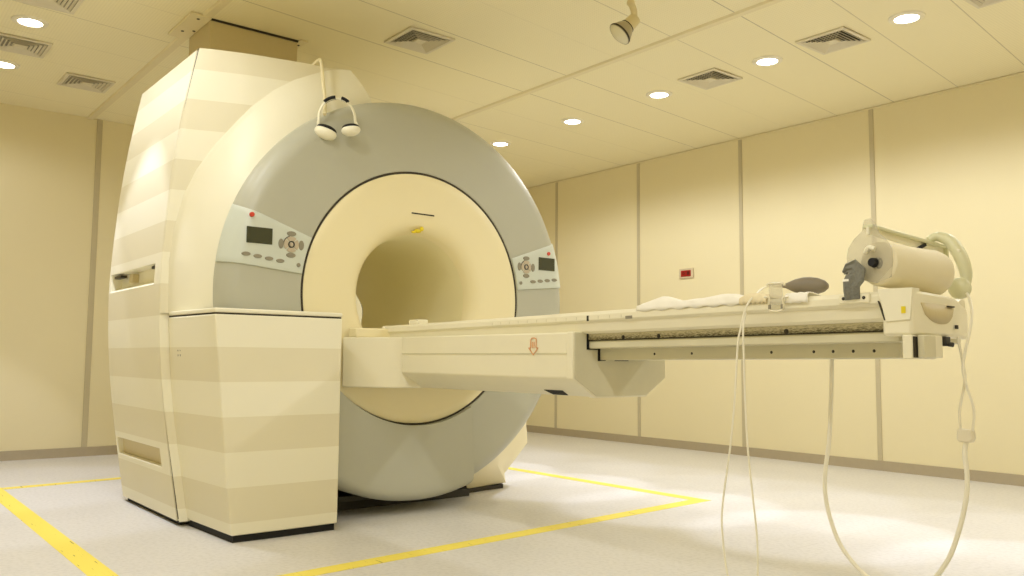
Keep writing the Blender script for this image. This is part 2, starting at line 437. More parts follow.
# ------------------------------------------------------------------ duct from the scanner up to the ceiling
t = thing('ceiling_duct', (2.23, -4.03, 2.2), 'cream box duct running from the top of the scanner to the ceiling', 'duct')
MB().box(2.22, 2.565, -4.285, -3.775, 2.2, 2.597).build('casing', 'duct', t, bevel=.004)
MB().box(2.556, 2.572, -4.286, -3.774, 2.588, 2.5995).build('ceiling_gap', 'seal', t)
MB().box(2.20, 2.60, -4.40, -4.287, 2.5845, 2.5985).build('flange', 'ceil_trim', t, bevel=.002)
MB().box(2.45, 2.60, -3.773, -3.725, 2.5905, 2.599).build('flange', 'ceil_trim', t, bevel=.002)
for p in ((2.32, -4.355), (2.55, -4.345), (2.36, -4.305), (2.52, -3.75)):
    MB().lathe([(.0005, -.004), (.008, -.003), (.009, 0)], (p[0], p[1], 2.585 if p[1] < -4 else 2.591), (0, 0, 1), 12).build('screw', 'screw', t)

# ------------------------------------------------------------------ the scanner
S = thing('mri_scanner', (3.0, -3.507, 0), 'large cream and grey mri scanner with a round bore standing on the floor', 'mri scanner')
ZB = [0, .16, .34, .56, .74, .92, 1.1, 1.235, 1.42, 1.6, 1.84, 2.04, 2.2]
YB = [-4.545, -4.571, -4.600, -4.632, -4.651, -4.662, -4.666, -4.661, -4.649, -4.634, -4.605, -4.571, -4.541]
def yb(z): return interp(z, ZB, YB)
ZT = 2.192
XB0, XF = 2.275, 3.155
# side shell: bowed sheet with two recesses
zs = sorted(set([.022, .10, .18, .251, .335, .42, .5, .6, .7, .8, .9, 1.0, 1.088, 1.18, 1.28, 1.38, 1.48, 1.58, 1.68, 1.78, 1.88, 1.98, 2.08, ZT]))
xsn = [XB0, 2.262 + .04, 2.5, 2.76, 3.03, 3.065, XF]
b = MB(); bm = b.bm
V = [[bm.verts.new((x, yb(z), z)) for x in xsn] for z in zs]
rec_h, rec_v = [], []
for i in range(len(zs) - 1):
    for j in range(len(xsn) - 1):
        f = bm.faces.new((V[i][j], V[i][j + 1], V[i + 1][j + 1], V[i + 1][j]))
        if abs(zs[i] - 1.088) < 1e-4 and 1 <= j <= 4: rec_h.append(f)
        if abs(zs[i] - .251) < 1e-4 and 1 <= j <= 3: rec_v.append(f)
for fs, d in ((rec_h, .055), (rec_v, .030)):
    r = bmesh.ops.extrude_face_region(bm, geom=fs)
    vs = [g for g in r['geom'] if isinstance(g, bmesh.types.BMVert)]
    bmesh.ops.translate(bm, verts=vs, vec=(0, d, 0))
    if d > .04:
        for v in vs:
            if v.co.z < 1.12: v.co.z += .024
    bmesh.ops.delete(bm, geom=fs, context='FACES')
# front, back, top and bottom returns
def ret(col, dx, dy):
    vv = [V[i][col] for i in range(len(zs))]
    ww = [bm.verts.new((v.co.x + dx, v.co.y + dy, v.co.z)) for v in vv]
    for i in range(len(vv) - 1): bm.faces.new((vv[i], vv[i + 1], ww[i + 1], ww[i]))
ret(len(xsn) - 1, 0, .06); ret(0, 0, .9)
b.build('side_panel', 'stripe', S, bevel=.0035, smooth=30)
for x0, x1, z in ((2.335, 2.46, 1.168), (2.985, 3.06, 1.172)):
    MB().box(x0, x1, -4.655, -4.625, z - .010, z + .004).build('latch', 'screw', S, bevel=.002)
MB().box(2.56, 2.62, -4.640, -4.608, 1.125, 1.168).build('latch', 'duct', S, bevel=.003)
b = MB()  # darker plate stands in for the shade inside the lower recess
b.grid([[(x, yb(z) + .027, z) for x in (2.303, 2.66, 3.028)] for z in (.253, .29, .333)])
b.build('recess_shade_plate', 'duct', S)
# front shell (banded) with its round edge
TY = [-4.67, -4.6, -4.55, -4.34, -4.1, -3.9, -3.7]; TX = [3.16, 3.178, 3.19, 3.26, 3.31, 3.338, 3.355]
def xs(y): return interp(y, TY, TX)
AZ = [.95, 1.08, 1.186, 1.324, 1.488, 1.611, 1.748, 1.857, 1.938, 2.036, 2.096, 2.14, 2.175, ZT]
AY = [-4.629, -4.633, -4.634, -4.621, -4.587, -4.539, -4.460, -4.379, -4.315, -4.213, -4.128, -4.04, -3.965, -3.90]
def arc_y(z): return interp(z, AZ, AY)
arcz = []
for i in range(len(AZ) - 1):
    for k in range(4): arcz.append(lerp(AZ[i], AZ[i + 1], k / 4))
arcz.append(ZT)
b = MB(); N = 14
rows = []
for z in arcz:
    a, e = yb(z), arc_y(z)
    rows.append([(xs(lerp(a, e, k / N)) + (.004 if k else 0), lerp(a, e, k / N), z) for k in range(N + 1)])
b.grid(rows)
b.grid([[(xs(yb(z)), yb(z), z), (xs(yb(z)) + .003, yb(z) + .038, z), (xs(yb(z)) - .01, yb(z) + .2, z)] for z in [.022 + .0464 * k for k in range(21)]])
# roof strip going back from the front edge
top = [(xs(lerp(yb(ZT), -3.90, k / N)) + .004, lerp(yb(ZT), -3.90, k / N)) for k in range(N + 1)] + [(3.365, -3.85)]
b.grid([[(x, y, ZT) for x, y in top], [(XB0, y, ZT) for x, y in top]])
# left return behind the gap
b.grid([[(xs(yb(z)), yb(z), z) for z in arcz], [(xs(yb(z)) - .0, yb(z) + .02, z) for z in arcz]])
b.build('front_shell', 'stripe', S, smooth=40)
MB().grid([[(3.1575, yb(z) + .004, z) for z in arcz], [(3.1575, yb(z) + .05, z) for z in arcz]])
b = MB(); zz = [.03 + .072 * k for k in range(31)]
b.grid([[(3.158, yb(z) + .006, z) for z in zz], [(3.158, yb(z) + .05, z) for z in zz], [(3.153, yb(z) + .05, z) for z in zz], [(3.153, yb(z) + .006, z) for z in zz]], close_v=True)
b.build('panel_gap', 'seal', S)
# smooth collar between the round edge and the grey ring
arcpts = [(xs(arc_y(z)) + .004, arc_y(z), z) for z in arcz] + [(3.358, -3.875, ZT), (3.365, -3.85, ZT)]
angA = atan2(.99 - GZ + -.03, -4.5 - GY)
def ring_p(y, z, r, x): 
    a = atan2(z - GZ, y - GY); return (x, GY + r * cos(a), GZ + r * sin(a))
b = MB()
rowsC = []
n = len(arcpts)
a_start, a_end = pi + .115, pi / 2 + .215
for i, p in enumerate(arcpts):
    t_ = i / (n - 1)
    # angle of the matching point on the ring crease
    ap = atan2(p[2] - GZ, p[1] - GY)
    if ap < 0: ap += 2 * pi
    q = Vector((3.395, GY + 1.0 * cos(ap), GZ + 1.0 * sin(ap)))
    if i == n - 1: q = Vector((3.395, -3.735, GZ + .972))
    P = Vector(p)
    row = []
    for k in range(9):
        s = k / 8
        w = P.lerp(q, s)
        w.x += .018 * sin(pi * s)      # slightly crowned
        row.append(w)
    # rolled outer lip
    row = [P + Vector((-.012, -.0, 0)), P + Vector((.004, 0, 0))] + row[1:]
    rowsC.append(row)
b.grid(rowsC)
last = rowsC[-1]                       # right-hand end going back
b.grid([last, [Vector((2.3, v.y, v.z)) for v in last]])
b.build('collar', 'cream', S, smooth=50)
# rear housing of the right half and the lower right skirt
b = MB()
sec = [(-4.0, .03), (-2.62, .03), (-2.63, .08), (-2.455, .25), (-2.46, .31)]
for k in range(0, 15):
    a = lerp(-.68, 1.78, k / 14)
    sec.append((GY + (1.06) * cos(a) * (1.0 if a > 0 else 1.0), GZ + .975 * sin(a)))
sec += [(-4.0, 1.95)]
b.grid([[(x, y, z) for y, z in sec] for x in (3.09, 1.95)], close_u=True)
b.lathe([(.335, 1.91), (.34, 1.905), (.965, 1.93), (.97, 1.97)], (0, GY, GZ), (1, 0, 0), 96)
b.build('rear_housing', 'cream', S, bevel=.012, smooth=30)
b = MB()                               # skirt: from the ring crease out to the right-hand edge
outer = [(-2.95, .026, 3.165), (-2.80, .026, 3.135), (-2.62, .026, 3.10), (-2.632, .08, 3.10), (-2.54, .168, 3.10), (-2.455, .25, 3.10), (-2.458, .31, 3.10), (-2.53, .45, 3.10), (-2.56, .56, 3.10)]
angs = [-1.20, -1.10, -.98, -.93, -.84, -.74, -.66, -.50, -.40]
rows = []
for (y, z, x), a in zip(outer, angs):
    q = Vector((3.40, GY + .985 * cos(a), GZ + .985 * sin(a))); P = Vector((x, y, z))
    rows.append([P.lerp(q, k / 6) for k in range(7)])
b.grid(rows)
b.build('lower_skirt', 'disc', S, smooth=25)
MB().box(2.3, 3.09, -4.2, -2.66, 0, .03).build('plinth', 'black', S)
MB().box(2.30, 3.145, -4.53, -4.2, 0, .028).build('plinth', 'black', S)
MB().box(3.09, 3.24, -4.0, -2.99, 0, .04).build('plinth', 'footgrey', S)
MB().prism([(3.09, -2.64), (3.125, -2.66), (3.155, -2.93), (3.09, -2.93)], lambda x, y: (x, y, 0.0), lambda x, y: (x, y, .022)).build('plinth', 'seal', S)
# grey ring
def ring_prof(r0=.636, x0=RX):
    pr = [(r0 - .004, RX - .05), (r0 - .001, RX - .006), (r0 + .006, RX)]
    for k in range(1, 7): pr.append((lerp(r0 + .006, .915, k / 6), RX))
    for k in range(1, 11):
        a = pi / 2 * k / 10; pr.append((.915 + .088 * sin(a), RX - .095 * (1 - cos(a))))
    pr.append((1.003, 3.395)); pr.append((.985, 3.388)); pr.append((.97, 3.2))
    return pr
b = MB(); b.lathe([(r, x) for r, x in ring_prof()], (0, GY, GZ), (1, 0, 0), 128)
b.build('ring_cover', 'grey', S, smooth=35)
b = MB(); b.lathe([(.622, RX - .03), (.6275, RX - .004), (.6375, RX - .004), (.640, RX - .03)], (0, GY, GZ), (1, 0, 0), 128)
b.build('ring_seal', 'seal', S)
# lower apron, standing a little proud of the ring
b = MB(); rows = []; ys = [lerp(-4.02, -3.19, k / 28) for k in range(29)]
T = [0, .15, .3, .45, .6, .75, .86, .91, .94, .965, .985, 1.0]
def apr(y, t):
    dy = y - GY
    z0 = GZ - sqrt(max(.636 ** 2 - dy * dy, 0)); z1 = GZ - sqrt(1.004 ** 2 - dy * dy)
    x = RX + .030 + .026 * t
    if t > .86:
        s = (t - .86) / .14; x -= .075 * (1 - sqrt(max(1 - s * s, 0)))
    return (x, y, lerp(z0, z1, t))
rows = [[apr(y, t) for y in ys] for t in T]
rows = [[(RX - .04, p[1], p[2]) for p in rows[0]]] + rows + [[(RX - .08, p[1], p[2]) for p in rows[-1]]]
b.grid(rows)
for c in (0, -1):
    col = [r[c] for r in rows]
    b.grid([col, [(RX - .08, p[1], p[2]) for p in col]])
b.build('lower_apron', 'grey', S, smooth=35)
# cream disc with the flared mouth and the bore
b = MB()
dp = [(.626, RX - .03), (.626, RX - .004), (.620, RX)] + [(lerp(.62, .42, k / 5), RX) for k in range(1, 6)]
dp += [(.395, RX - .001), (.372, RX - .006), (.352, RX - .018), (.335, RX - .04), (.322, RX - .07)]
b.lathe(dp, (0, GY, GZ), (1, 0, 0), 128)
b.build('front_disc', 'disc', S, smooth=35)
MB().lathe([(.322, RX - .07), (.314, RX - .105), (.309, RX - .16), (.306, RX - .3), (.304, RX - .5), (.302, 2.0), (.33, 1.9)], (0, GY, GZ), (1, 0, 0), 96).build('bore_liner', 'bore', S, smooth=35)
# slot, small yellow tab and bright trim at the mouth
MB().box(RX - .004, RX + .001, -3.560, -3.424, 1.483, 1.490).build('laser_slot', 'seal', S)
MB().box(RX - .003, RX + .0015, -3.574, -3.41, 1.476, 1.4815).build('slot_trim', 'disc', S)
b = MB(); b.ball((RX - .012, -3.515, 1.400), .010, .022, .010); b.ball((RX - .004, -3.495, 1.412), .006, .012, .012); b.ball((RX - .010, -3.540, 1.392), .006, .014, .006)
b.build('tape_tab', 'yellow', S)
for nm, mm, x, g0, g1 in (('mouth_trim', 'cream', RX - .055, .0, .030), ('mouth_trim_edge', 'seal', RX - .062, .022, .037)):
    b = MB(); rows = []
    for k in range(17):
        a = lerp(pi - .02, pi + .46, k / 16); w = sin(pi * k / 16)
        r0, r1 = .331 - g0 * w, .330 - g1 * w - .0015
        rows.append([(x, GY + r0 * cos(a), GZ + r0 * sin(a)), (x, GY + r1 * cos(a), GZ + r1 * sin(a))])
    b.grid(rows); b.build(nm, mm, S, solid=.004, smooth=0)

# control panels wrapped over the ring
def prof_at(s):                        # s = radius-like parameter running outward over the rounding
    if s <= .915: return (s, RX, 0.0)
    a = min((s - .915) / .125, 1.0) * pi / 2
    return (.915 + .088 * sin(a), RX - .095 * (1 - cos(a)), a)
def control_panel(sgn):
    pl = None
    b = MB(); rows = []; NV = 10
    off = .007
    S_ = [.641, .66, .70, .75, .80, .85, .90, .93, .96, .985, 1.005, 1.02, 1.035]
    for s in S_:
        r, x, a = prof_at(s)
        f = (s - .641) / (1.035 - .641)
        zt = lerp(.245, .376, f); zb = lerp(.075, .112, f)
        rr = r + off * sin(a)
        rows.append([(x + off * cos(a) + .0005, GY + sgn * sqrt(rr * rr - zz_ * zz_), GZ + zz_) for zz_ in [lerp(zb, zt, k / NV) for k in range(NV + 1)]])
    b.grid(rows)
    pl = b.build('control_panel', 'panel', S, solid=.009, bevel=.0025, smooth=40)
    X = RX + off + .0005
    def P(dy, dz, h=0): return (X + h, GY + sgn * dy, GZ + dz)
    def rect(name, m, dy0, dy1, dz0, dz1, h=.003):
        y0, y1 = sorted((GY + sgn * dy0, GY + sgn * dy1))
        MB().box(X - .004, X + h, y0, y1, GZ + dz0, GZ + dz1).build(name, m, pl, bevel=.001)
    def oval(name, m, dy, dz, ry, rz, h=.003):
        bb = MB(); 
        pts = [(ry * cos(2 * pi * k / 24), rz * sin(2 * pi * k / 24)) for k in range(24)]
        bb.prism(pts, lambda y, z: (X - .003, GY + sgn * dy + y, GZ + dz + z), lambda y, z: (X + h, GY + sgn * dy + y * .9, GZ + dz + z * .9))
        bb.build(name, m, pl)
    rect('screen', 'screen', .785, .903, .196, .268)
    oval('stop_button', 'red', .882 if sgn < 0 else .858, .322 if sgn < 0 else .293, .011, .011, .006)
    for k in range(4): oval('button', 'key', .902 - .0525 * k, .146 - .0065 * k, .021, .0095)
    oval('button', 'key', .648 + .008, .114, .010, .010)
    cy, cz = .694, .205
    for (a, b_) in ((0, 1), (0, -1), (1, 0), (-1, 0)):
        oval('button', 'key', cy + a * .049, cz + b_ * .049, .013 if a else .024, .024 if a else .012)
    for q in range(4):
        bb = MB(); a0 = q * pi / 2 - pi / 4 + .1; pts = []
        for k in range(9): an = a0 + (pi / 2 - .2) * k / 8; pts.append((.036 * cos(an), .036 * sin(an)))
        for k in range(9): an = a0 + (pi / 2 - .2) * (1 - k / 8); pts.append((.017 * cos(an), .017 * sin(an)))
        bb.prism(pts, lambda y, z: (X - .003, GY + sgn * cy + y, GZ + cz + z), lambda y, z: (X + .003, GY + sgn * cy + y, GZ + cz + z))
        bb.build('button', 'keyl', pl)
    bb = MB(); bb.lathe([(.011, -.003), (.011, .003), (.0155, .003), (.0155, -.003)], (X, GY + sgn * cy, GZ + cz), (1, 0, 0), 24); bb.build('button_ring', 'keyd', pl)
    bb = MB(); bb.lathe([(.0355, -.003), (.0355, .002), (.039, .002), (.039, -.003)], (X, GY + sgn * cy, GZ + cz), (1, 0, 0), 32, ang=1.3, a0=.25); bb.build('button_ring', 'keyd', pl)
    oval('button', 'keyl', cy, cz, .0095, .0095, .004)
control_panel(-1); control_panel(1)

# ------------------------------------------------------------------ front cabinet beside the bore
C = thing('front_cabinet', (3.6, -4.27, 0), 'banded cream floor cabinet in front of the scanner, left of the patient table', 'cabinet')
def ycab(z): return interp(z, [0, .2, .4, .58, .75, .96], [-4.489, -4.515, -4.538, -4.556, -4.574, -4.594])
b = MB(); zz = [.03 + (.932 - .03) * k / 16 for k in range(17)]
def plan(z):
    yl = ycab(z)
    return [(3.170, yb(z) + .036), (3.665, yl), (3.668, -4.30), (3.665, -4.017), (3.53, -4.017), (3.53, yl + .065), (3.40, yl + .05), (3.170, yb(z) + .07)]
V = b.grid([[(x, y, z) for x, y in plan(z)] for z in zz], close_u=True)
b.bm.faces.new(V[0]); b.bm.faces.new(V[-1])
b.build('body', 'stripe', C, bevel=.006, smooth=30)
b = MB(); V = b.grid([[(x + (.002 if 0 < i < 4 else 0), y, z) for i, (x, y) in enumerate(plan(.945))] for z in (.9385, .957)], close_u=True)
b.bm.faces.new(V[0]); b.bm.faces.new(V[-1]); b.build('lid', 'cream', C, bevel=.005)
b = MB(); V = b.grid([[(x - (.004 if i in (1, 2, 3) else 0), y + (.004 if i in (0, 1) else (-.004 if i in (3, 4) else 0)), z) for i, (x, y) in enumerate(plan(.935))] for z in (.9305, .940)], close_u=True)
b.bm.faces.new(V[0]); b.bm.faces.new(V[-1]); b.build('lid_gap', 'seal', C)
b = MB(); V = b.grid([[(x - (.012 if i in (1, 2, 3) else 0), y + (.010 if i in (0, 1) else (-.01 if i in (3, 4) else 0)), z) for i, (x, y) in enumerate(plan(.02))] for z in (0, .0315)], close_u=True)
b.bm.faces.new(V[0]); b.bm.faces.new(V[-1]); b.build('plinth', 'black', C)
for x, z, m in ((3.268, .784, 'screw'), (3.292, .784, 'screw'), (3.268, .764, 'key'), (3.292, .764, 'key')):
    MB().lathe([(.0005, -.001), (.0075, 0), (.008, .004)], (x, lerp(yb(z) + .036, ycab(z), (x - 3.17) / .495) + .0005, z), (0, 1, 0), 12).build('screw', m, C)

# ------------------------------------------------------------------ patient table
T0 = thing('patient_table', (4.8, -3.51, .62), 'long cream patient table reaching out of the scanner bore on a box support', 'patient table')
YC = -3.51
def tz(x): return .0105 * (x - 5.0)
def sh(x, y, z): return (x, y, z + tz(x))
# root block against the scanner
pl = [(3.515, -3.935), (3.72, -3.80), (3.748, -3.752), (3.748, 2 * YC + 3.752), (3.72, 2 * YC + 3.80), (3.515, 2 * YC + 3.935)]
MB().prism(pl, lambda x, y: (x, y, .620), lambda x, y: (x, y, .853)).build('root_block', 'table', T0, bevel=.006)
MB().box(3.505, 3.58, -3.90, 2 * YC + 3.90, .853, .897).build('bridge', 'disc', T0, bevel=.006)
# support box, chamfered below
NB = .2435
sec = [(-NB, .854), (-NB, .689), (-NB + .11, .622), (NB - .11, .622), (NB, .689), (NB, .854)]
MB().prism(sec, lambda a, z: (3.746, YC + a, z), lambda a, z: (4.90, YC + a, z)).build('support_box', 'table', T0, bevel=.006)
b = MB(); f = lambda a, z: (YC + a, z)
b.prism([(-NB - .002, .775), (-NB - .002, .7805), (-NB + .004, .7805), (-NB + .004, .775)], lambda a, z: (3.75, YC + a, z), lambda a, z: (4.875, YC + a, z)); b.build('side_groove', 'rail', T0)
sec2 = [(-NB - .003, .856), (-NB - .003, .688), (-NB + .108, .619), (NB - .108, .619), (NB + .003, .688), (NB + .003, .856)]
MB().prism(sec2, lambda a, z: (4.868, YC + a, z), lambda a, z: (4.902, YC + a, z)).build('front_frame', 'table', T0, bevel=.004)
MB().prism([(a * .985, z if z > .65 else z + .002) for a, z in sec], lambda a, z: (4.9021, YC + a, z), lambda a, z: (4.906, YC + a, z)).build('front_face', 'rail', T0, bevel=.002)
MB().prism([(4.655, 0), (4.760, 0), (4.760, 1), (4.678, 1)], lambda x, t: (x, lerp(-3.676, -3.648, t) - .0008, lerp(.6415, .6245, t) - .0014), lambda x, t: (x, lerp(-3.676, -3.648, t) + .003, lerp(.6415, .6245, t) + .004)).build('sensor_window', 'black', T0)
# stepped dark slot edges where the slide enters the box
for (x, y0, y1, z0, z1) in ((4.905, -3.693, -3.684, .794, .852), (4.905, -3.693, -3.624, .7925, .797), (4.905, -3.637, -3.628, .752, .797), (4.905, -3.637, -3.60, .7525, .756), (4.905, -3.55, -3.48, .7525, .755)):
    MB().box(x, x + .004, y0, y1, z0, z1).build('slot_edge', 'black', T0)
# arrow mark
b = MB(); X0, Y0 = 4.684, -3.7558
def seg(p, q, w=.0016):
    d = Vector((q[0] - p[0], 0, q[1] - p[1])); n_ = Vector((-d.z, 0, d.x)).normalized() * w
    c = Vector(((p[0] + q[0]) / 2 + X0, Y0, (p[1] + q[1]) / 2))
    b.obox(c, d / 2, n_, (0, .0008, 0))
ar = [(-.016, .828), (-.016, .799), (-.027, .799), (0, .773), (.027, .799), (.016, .799), (.016, .833), (.005, .836), (-.008, .836), (-.016, .828)]
for i in range(len(ar) - 1): seg(ar[i], ar[i + 1])
seg((-.006, .799), (-.006, .822)); seg((.004, .799), (.004, .822))
b.build('arrow_mark', 'orange', T0, smooth=0)
# sliding table: cradle, rails
sec = [(-.222, .915), (-.222, .896), (-.213, .888), (-.205, .858), (-.196, .850), (.196, .850), (.205, .858), (.213, .888), (.222, .896), (.222, .915), (.214, .926), (.195, .926), (.15, .905), (.08, .893), (0, .889), (-.08, .893), (-.15, .905), (-.195, .926), (-.214, .926)]
MB().prism(sec, lambda a, z: sh(3.545, YC + a, z), lambda a, z: sh(6.045, YC + a, z)).build('tabletop', 'table', T0, bevel=.002, smooth=30)
MB().prism([(-.225, .925), (-.225, .872), (.225, .872), (.225, .925), (.2, .928), (-.2, .928)], lambda a, z: sh(3.526, YC + a, z), lambda a, z: sh(3.548, YC + a, z)).build('end_cap', 'table', T0, bevel=.004)
MB().box(3.74, 3.82, -3.715, -3.66, .905, .935).build('stop_block', 'table', T0, bevel=.004)
for s_, nm in ((-1, 'n'), (1, 'f')):
    ya = sorted((YC + s_ * .176, YC + s_ * .12))
    MB().box(4.905, 6.05, ya[0], ya[1], .828, .8505, sh).build('slide_rail', 'grime' if s_ < 0 else 'rail', T0)
    ya = sorted((YC + s_ * .171, YC + s_ * .10))
    MB().box(4.905, 6.05, ya[0], ya[1], .822, .831, sh).build('rail_groove', 'seal', T0)
    ya = sorted((YC + s_ * .174, YC + s_ * .08))
    MB().box(4.908, 6.05, ya[0], ya[1], .797, .8245, sh).build('slide_rail', 'rail', T0, bevel=.004)
ya = (YC - .118, YC + .09)
MB().box(4.908, 6.02, ya[0], ya[1], .756, .800, sh).build('lower_beam', 'rail', T0, bevel=.003)
for x in (5.17, 5.33, 5.63, 5.77, 5.83, 5.89, 5.95): MB().lathe([(.0005, -.002), (.0045, 0), (.005, .004)], sh(x, YC - .1180, .776), (0, 1, 0), 10).build('screw', 'screw', T0)
for x in (5.08, 5.24, 5.72): MB().lathe([(.0005, -.003), (.007, -.001), (.008, .004)], sh(x, YC - .1765, .834), (0, 1, 0), 10).build('screw', 'screw', T0)
# ruler ticks on the lip
for k in range(14):
    x = 4.40 + .055 * k
    MB().box(x - .0012, x + .0012, YC - .2228, YC - .2215, .899, .909, sh).build('tick_mark', 'rail', T0)
MB().box(4.948, 4.957, YC - .2235, YC - .221, .893, .912, sh).build('tick_mark', 'screw', T0)
MB().box(5.135, 5.165, YC - .2235, YC - .221, .893, .903, sh).build('tick_mark', 'key', T0)
# bracket plate with two screws
bp = MB().box(5.915, 6.0, -3.7385, -3.728, .9085, .9335).build('bracket_plate', 'table', T0, bevel=.003)
for x in (5.928, 5.985): MB().lathe([(.0005, -.0015), (.0045, 0), (.005, .003)], (x, -3.7390, .922), (0, 1, 0), 12).build('screw', 'screw', bp)
# head-end block
end = [(6.052, -3.735), (6.107, -3.735), (6.122, -3.68), (6.130, -3.60), (6.122, -3.52), (6.09, -3.42), (6.05, -3.29), (6.03, -3.285), (6.03, -3.735)]
MB().prism(end, lambda x, y: (x, y, .822), lambda x, y: (x, y, .936 - .06 * (y + 3.735))).build('end_block', 'table', T0, bevel=.008)
MB().prism([(6.022, .942), (6.112, .941), (6.104, .862), (6.043, .858), (6.036, .885)], lambda x, z: (x, -3.7385, z), lambda x, z: (x, -3.70, z)).build('corner_insert', 'cream', T0, bevel=.001)
MB().prism([(6.022, .912), (6.0232, .912), (6.0392, .862), (6.0375, .862)], lambda x, z: (x, -3.7390, z), lambda x, z: (x, -3.73, z)).build('insert_gap', 'seal', T0)
MB().box(6.083, 6.094, -3.7400, -3.7375, .878, .895).build('warning_label', 'yellow', T0)
# half-moon grip on the end face: recess shade painted as a darker plate
b = MB(); rows = []
def endx(y): return interp(y, [-3.735, -3.68, -3.60, -3.52, -3.42], [6.107, 6.122, 6.130, 6.122, 6.09])
gp = [(-3.71, .905), (-3.545, .897)]
arcg = []
for k in range(13):
    s = k / 12; y = lerp(-3.705, -3.545, s); arcg.append((y, .903 - .05 * sqrt(max(0, 1 - (2 * s - 1) ** 2))))
topg = [(lerp(-3.705, -3.545, k / 12), .905 - .004 * k / 12) for k in range(13)]
b.grid([[(endx(y) + .0016, y, z) for y, z in topg], [(endx(y) + .0016, y, z) for y, z in arcg]])
b.build('grip_recess_shade', 'duct', T0, solid=.0015)
b = MB().box(6.128, 6.134, -3.60, -3.56, .8975, .901); b.build('grip_edge', 'seal', T0)
MB().box(6.083, 6.108, -3.74, -3.62, .764, .824).build('end_leg', 'table', T0, bevel=.003)
MB().box(6.112, 6.130, -3.722, -3.66, .767, .824).build('end_leg', 'rail', T0, bevel=.003)
MB().box(6.108, 6.126, -3.66, -3.615, .768, .824).build('end_leg', 'table', T0, bevel=.003)
MB().box(6.107, 6.111, -3.735, -3.70, .768, .820).build('hinge_gap', 'seal', T0)
cn = MB().box(6.116, 6.132, -3.612, -3.585, .798, .822).build('socket', 'footgrey', T0, bevel=.002)
MB().tube([(6.131, -3.598, .803), (6.144, -3.598, .801)], .006, 8, False).build('plug', 'footgrey', cn)
MB().box(6.128, 6.133, -3.55, -3.54, .843, .853).build('screw', 'screw', T0)

# ------------------------------------------------------------------ things on the table
def noise2(x, y):
    return (sin(x * 23.1 + 1.3 * sin(y * 17)) * .5 + sin(y * 31 + x * 13.7) * .3 + sin(x * 61 + y * 43) * .2)
def sheet(name, m, x0, x1, y0, y1, hump, nx, amp):
    b = MB(); rows = []
    Yp = [(0, -.010, 0), (.0, -.003, .05), (.001, .004, .35), (.004, .006, .75), (.012, .006, .98), (.03, .006, 1.0)] + [(.03 + (y1 - y0 - .03) * k / 14, .005, 1 - .75 * k / 14) for k in range(1, 15)]
    for j, (dy, dz, h) in enumerate(Yp):
        row = []
        for i in range(nx + 1):
            u = i / nx; x = lerp(x0, x1, u) + .010 * sin(6 * dy / (y1 - y0) + 3 * u)
            base = .9285 + tz(x); e = min(1, min(u, 1 - u) * nx / 3)
            y = y0 + dy + .0015 * sin(u * 37 + j) * (1 if j < 5 else 0)
            hang = .006 * sin(u * 19) ** 2 if j == 0 else 0
            z = base + dz - hang + h * e * (interp(u, hump[0], hump[1]) + amp * noise2(x, y)) 
            row.append((x, y, z if j < 3 else max(z, base)))
        rows.append(row)
    b.grid(rows); return b.build(name, m, None, origin=((x0 + x1) / 2, y0 + .1, .93), solid=.003, smooth=60)
o = sheet('crumpled_sheet', 'cloth', 5.185, 5.60, -3.7345, -3.40, ([0, .12, .24, .42, .62, .8, 1], [.002, .012, .024, .009, .011, .016, .016]), 52, .004)
tag(o, 'white crumpled sheet lying along the middle of the patient table', 'sheet')
o = sheet('folded_cloth', 'paper', 5.595, 5.690, -3.7365, -3.50, ([0, .3, .6, 1], [.012, .016, .014, .010]), 20, .005)
tag(o, 'stained cream cloth at the right end of the white sheet beside the clear clip', 'cloth')
b = MB(); rows = []
for v in range(9):
    for_y = [(-3.737, .912), (-3.738, .922), (-3.7365, .934), (-3.730, .9405), (-3.71, .9415), (-3.69, .940), (-3.66, .934), (-3.63, .925), (-3.60, .918)][v]
    rows.append([(lerp(5.752, 5.822, u / 8), for_y[0] - .001 + .001 * sin(u * 1.9 + v), for_y[1] + .006 + .0015 * sin(u * 2.3 + v)) for u in range(9)])
b.grid(rows); o = b.build('paper_towel', 'cloth', None, origin=(5.787, -3.70, .93), solid=.003)
tag(o, 'small white folded paper towel over the near table edge below the grey bulb', 'paper towel')

K = thing('plastic_clip', (5.727, -3.742, .90), 'milky clear plastic clip hooked over the near edge of the table', 'clip')
b = MB()
b.tube([(5.697, -3.742, .970), (5.705, -3.742, .976), (5.748, -3.742, .975), (5.753, -3.742, .968)], .0035, 8); b.build('top_bar', 'buckle', K)
MB().box(5.704, 5.748, -3.7445, -3.7415, .915, .975).build('clear_plate', 'clear', K, bevel=.001)
b = MB()
b.tube([(5.688, -3.744, .938), (5.703, -3.744, .937), (5.705, -3.744, .928), (5.704, -3.744, .908), (5.712, -3.744, .898), (5.742, -3.744, .898), (5.750, -3.744, .908), (5.748, -3.744, .926), (5.752, -3.744, .936), (5.766, -3.744, .936)], .003, 8)
b.build('hook', 'buckle', K)
for x in (5.706, 5.747): MB().box(x - .004, x + .004, -3.747, -3.742, .903, .916).build('pin', 'key', K, bevel=.001)

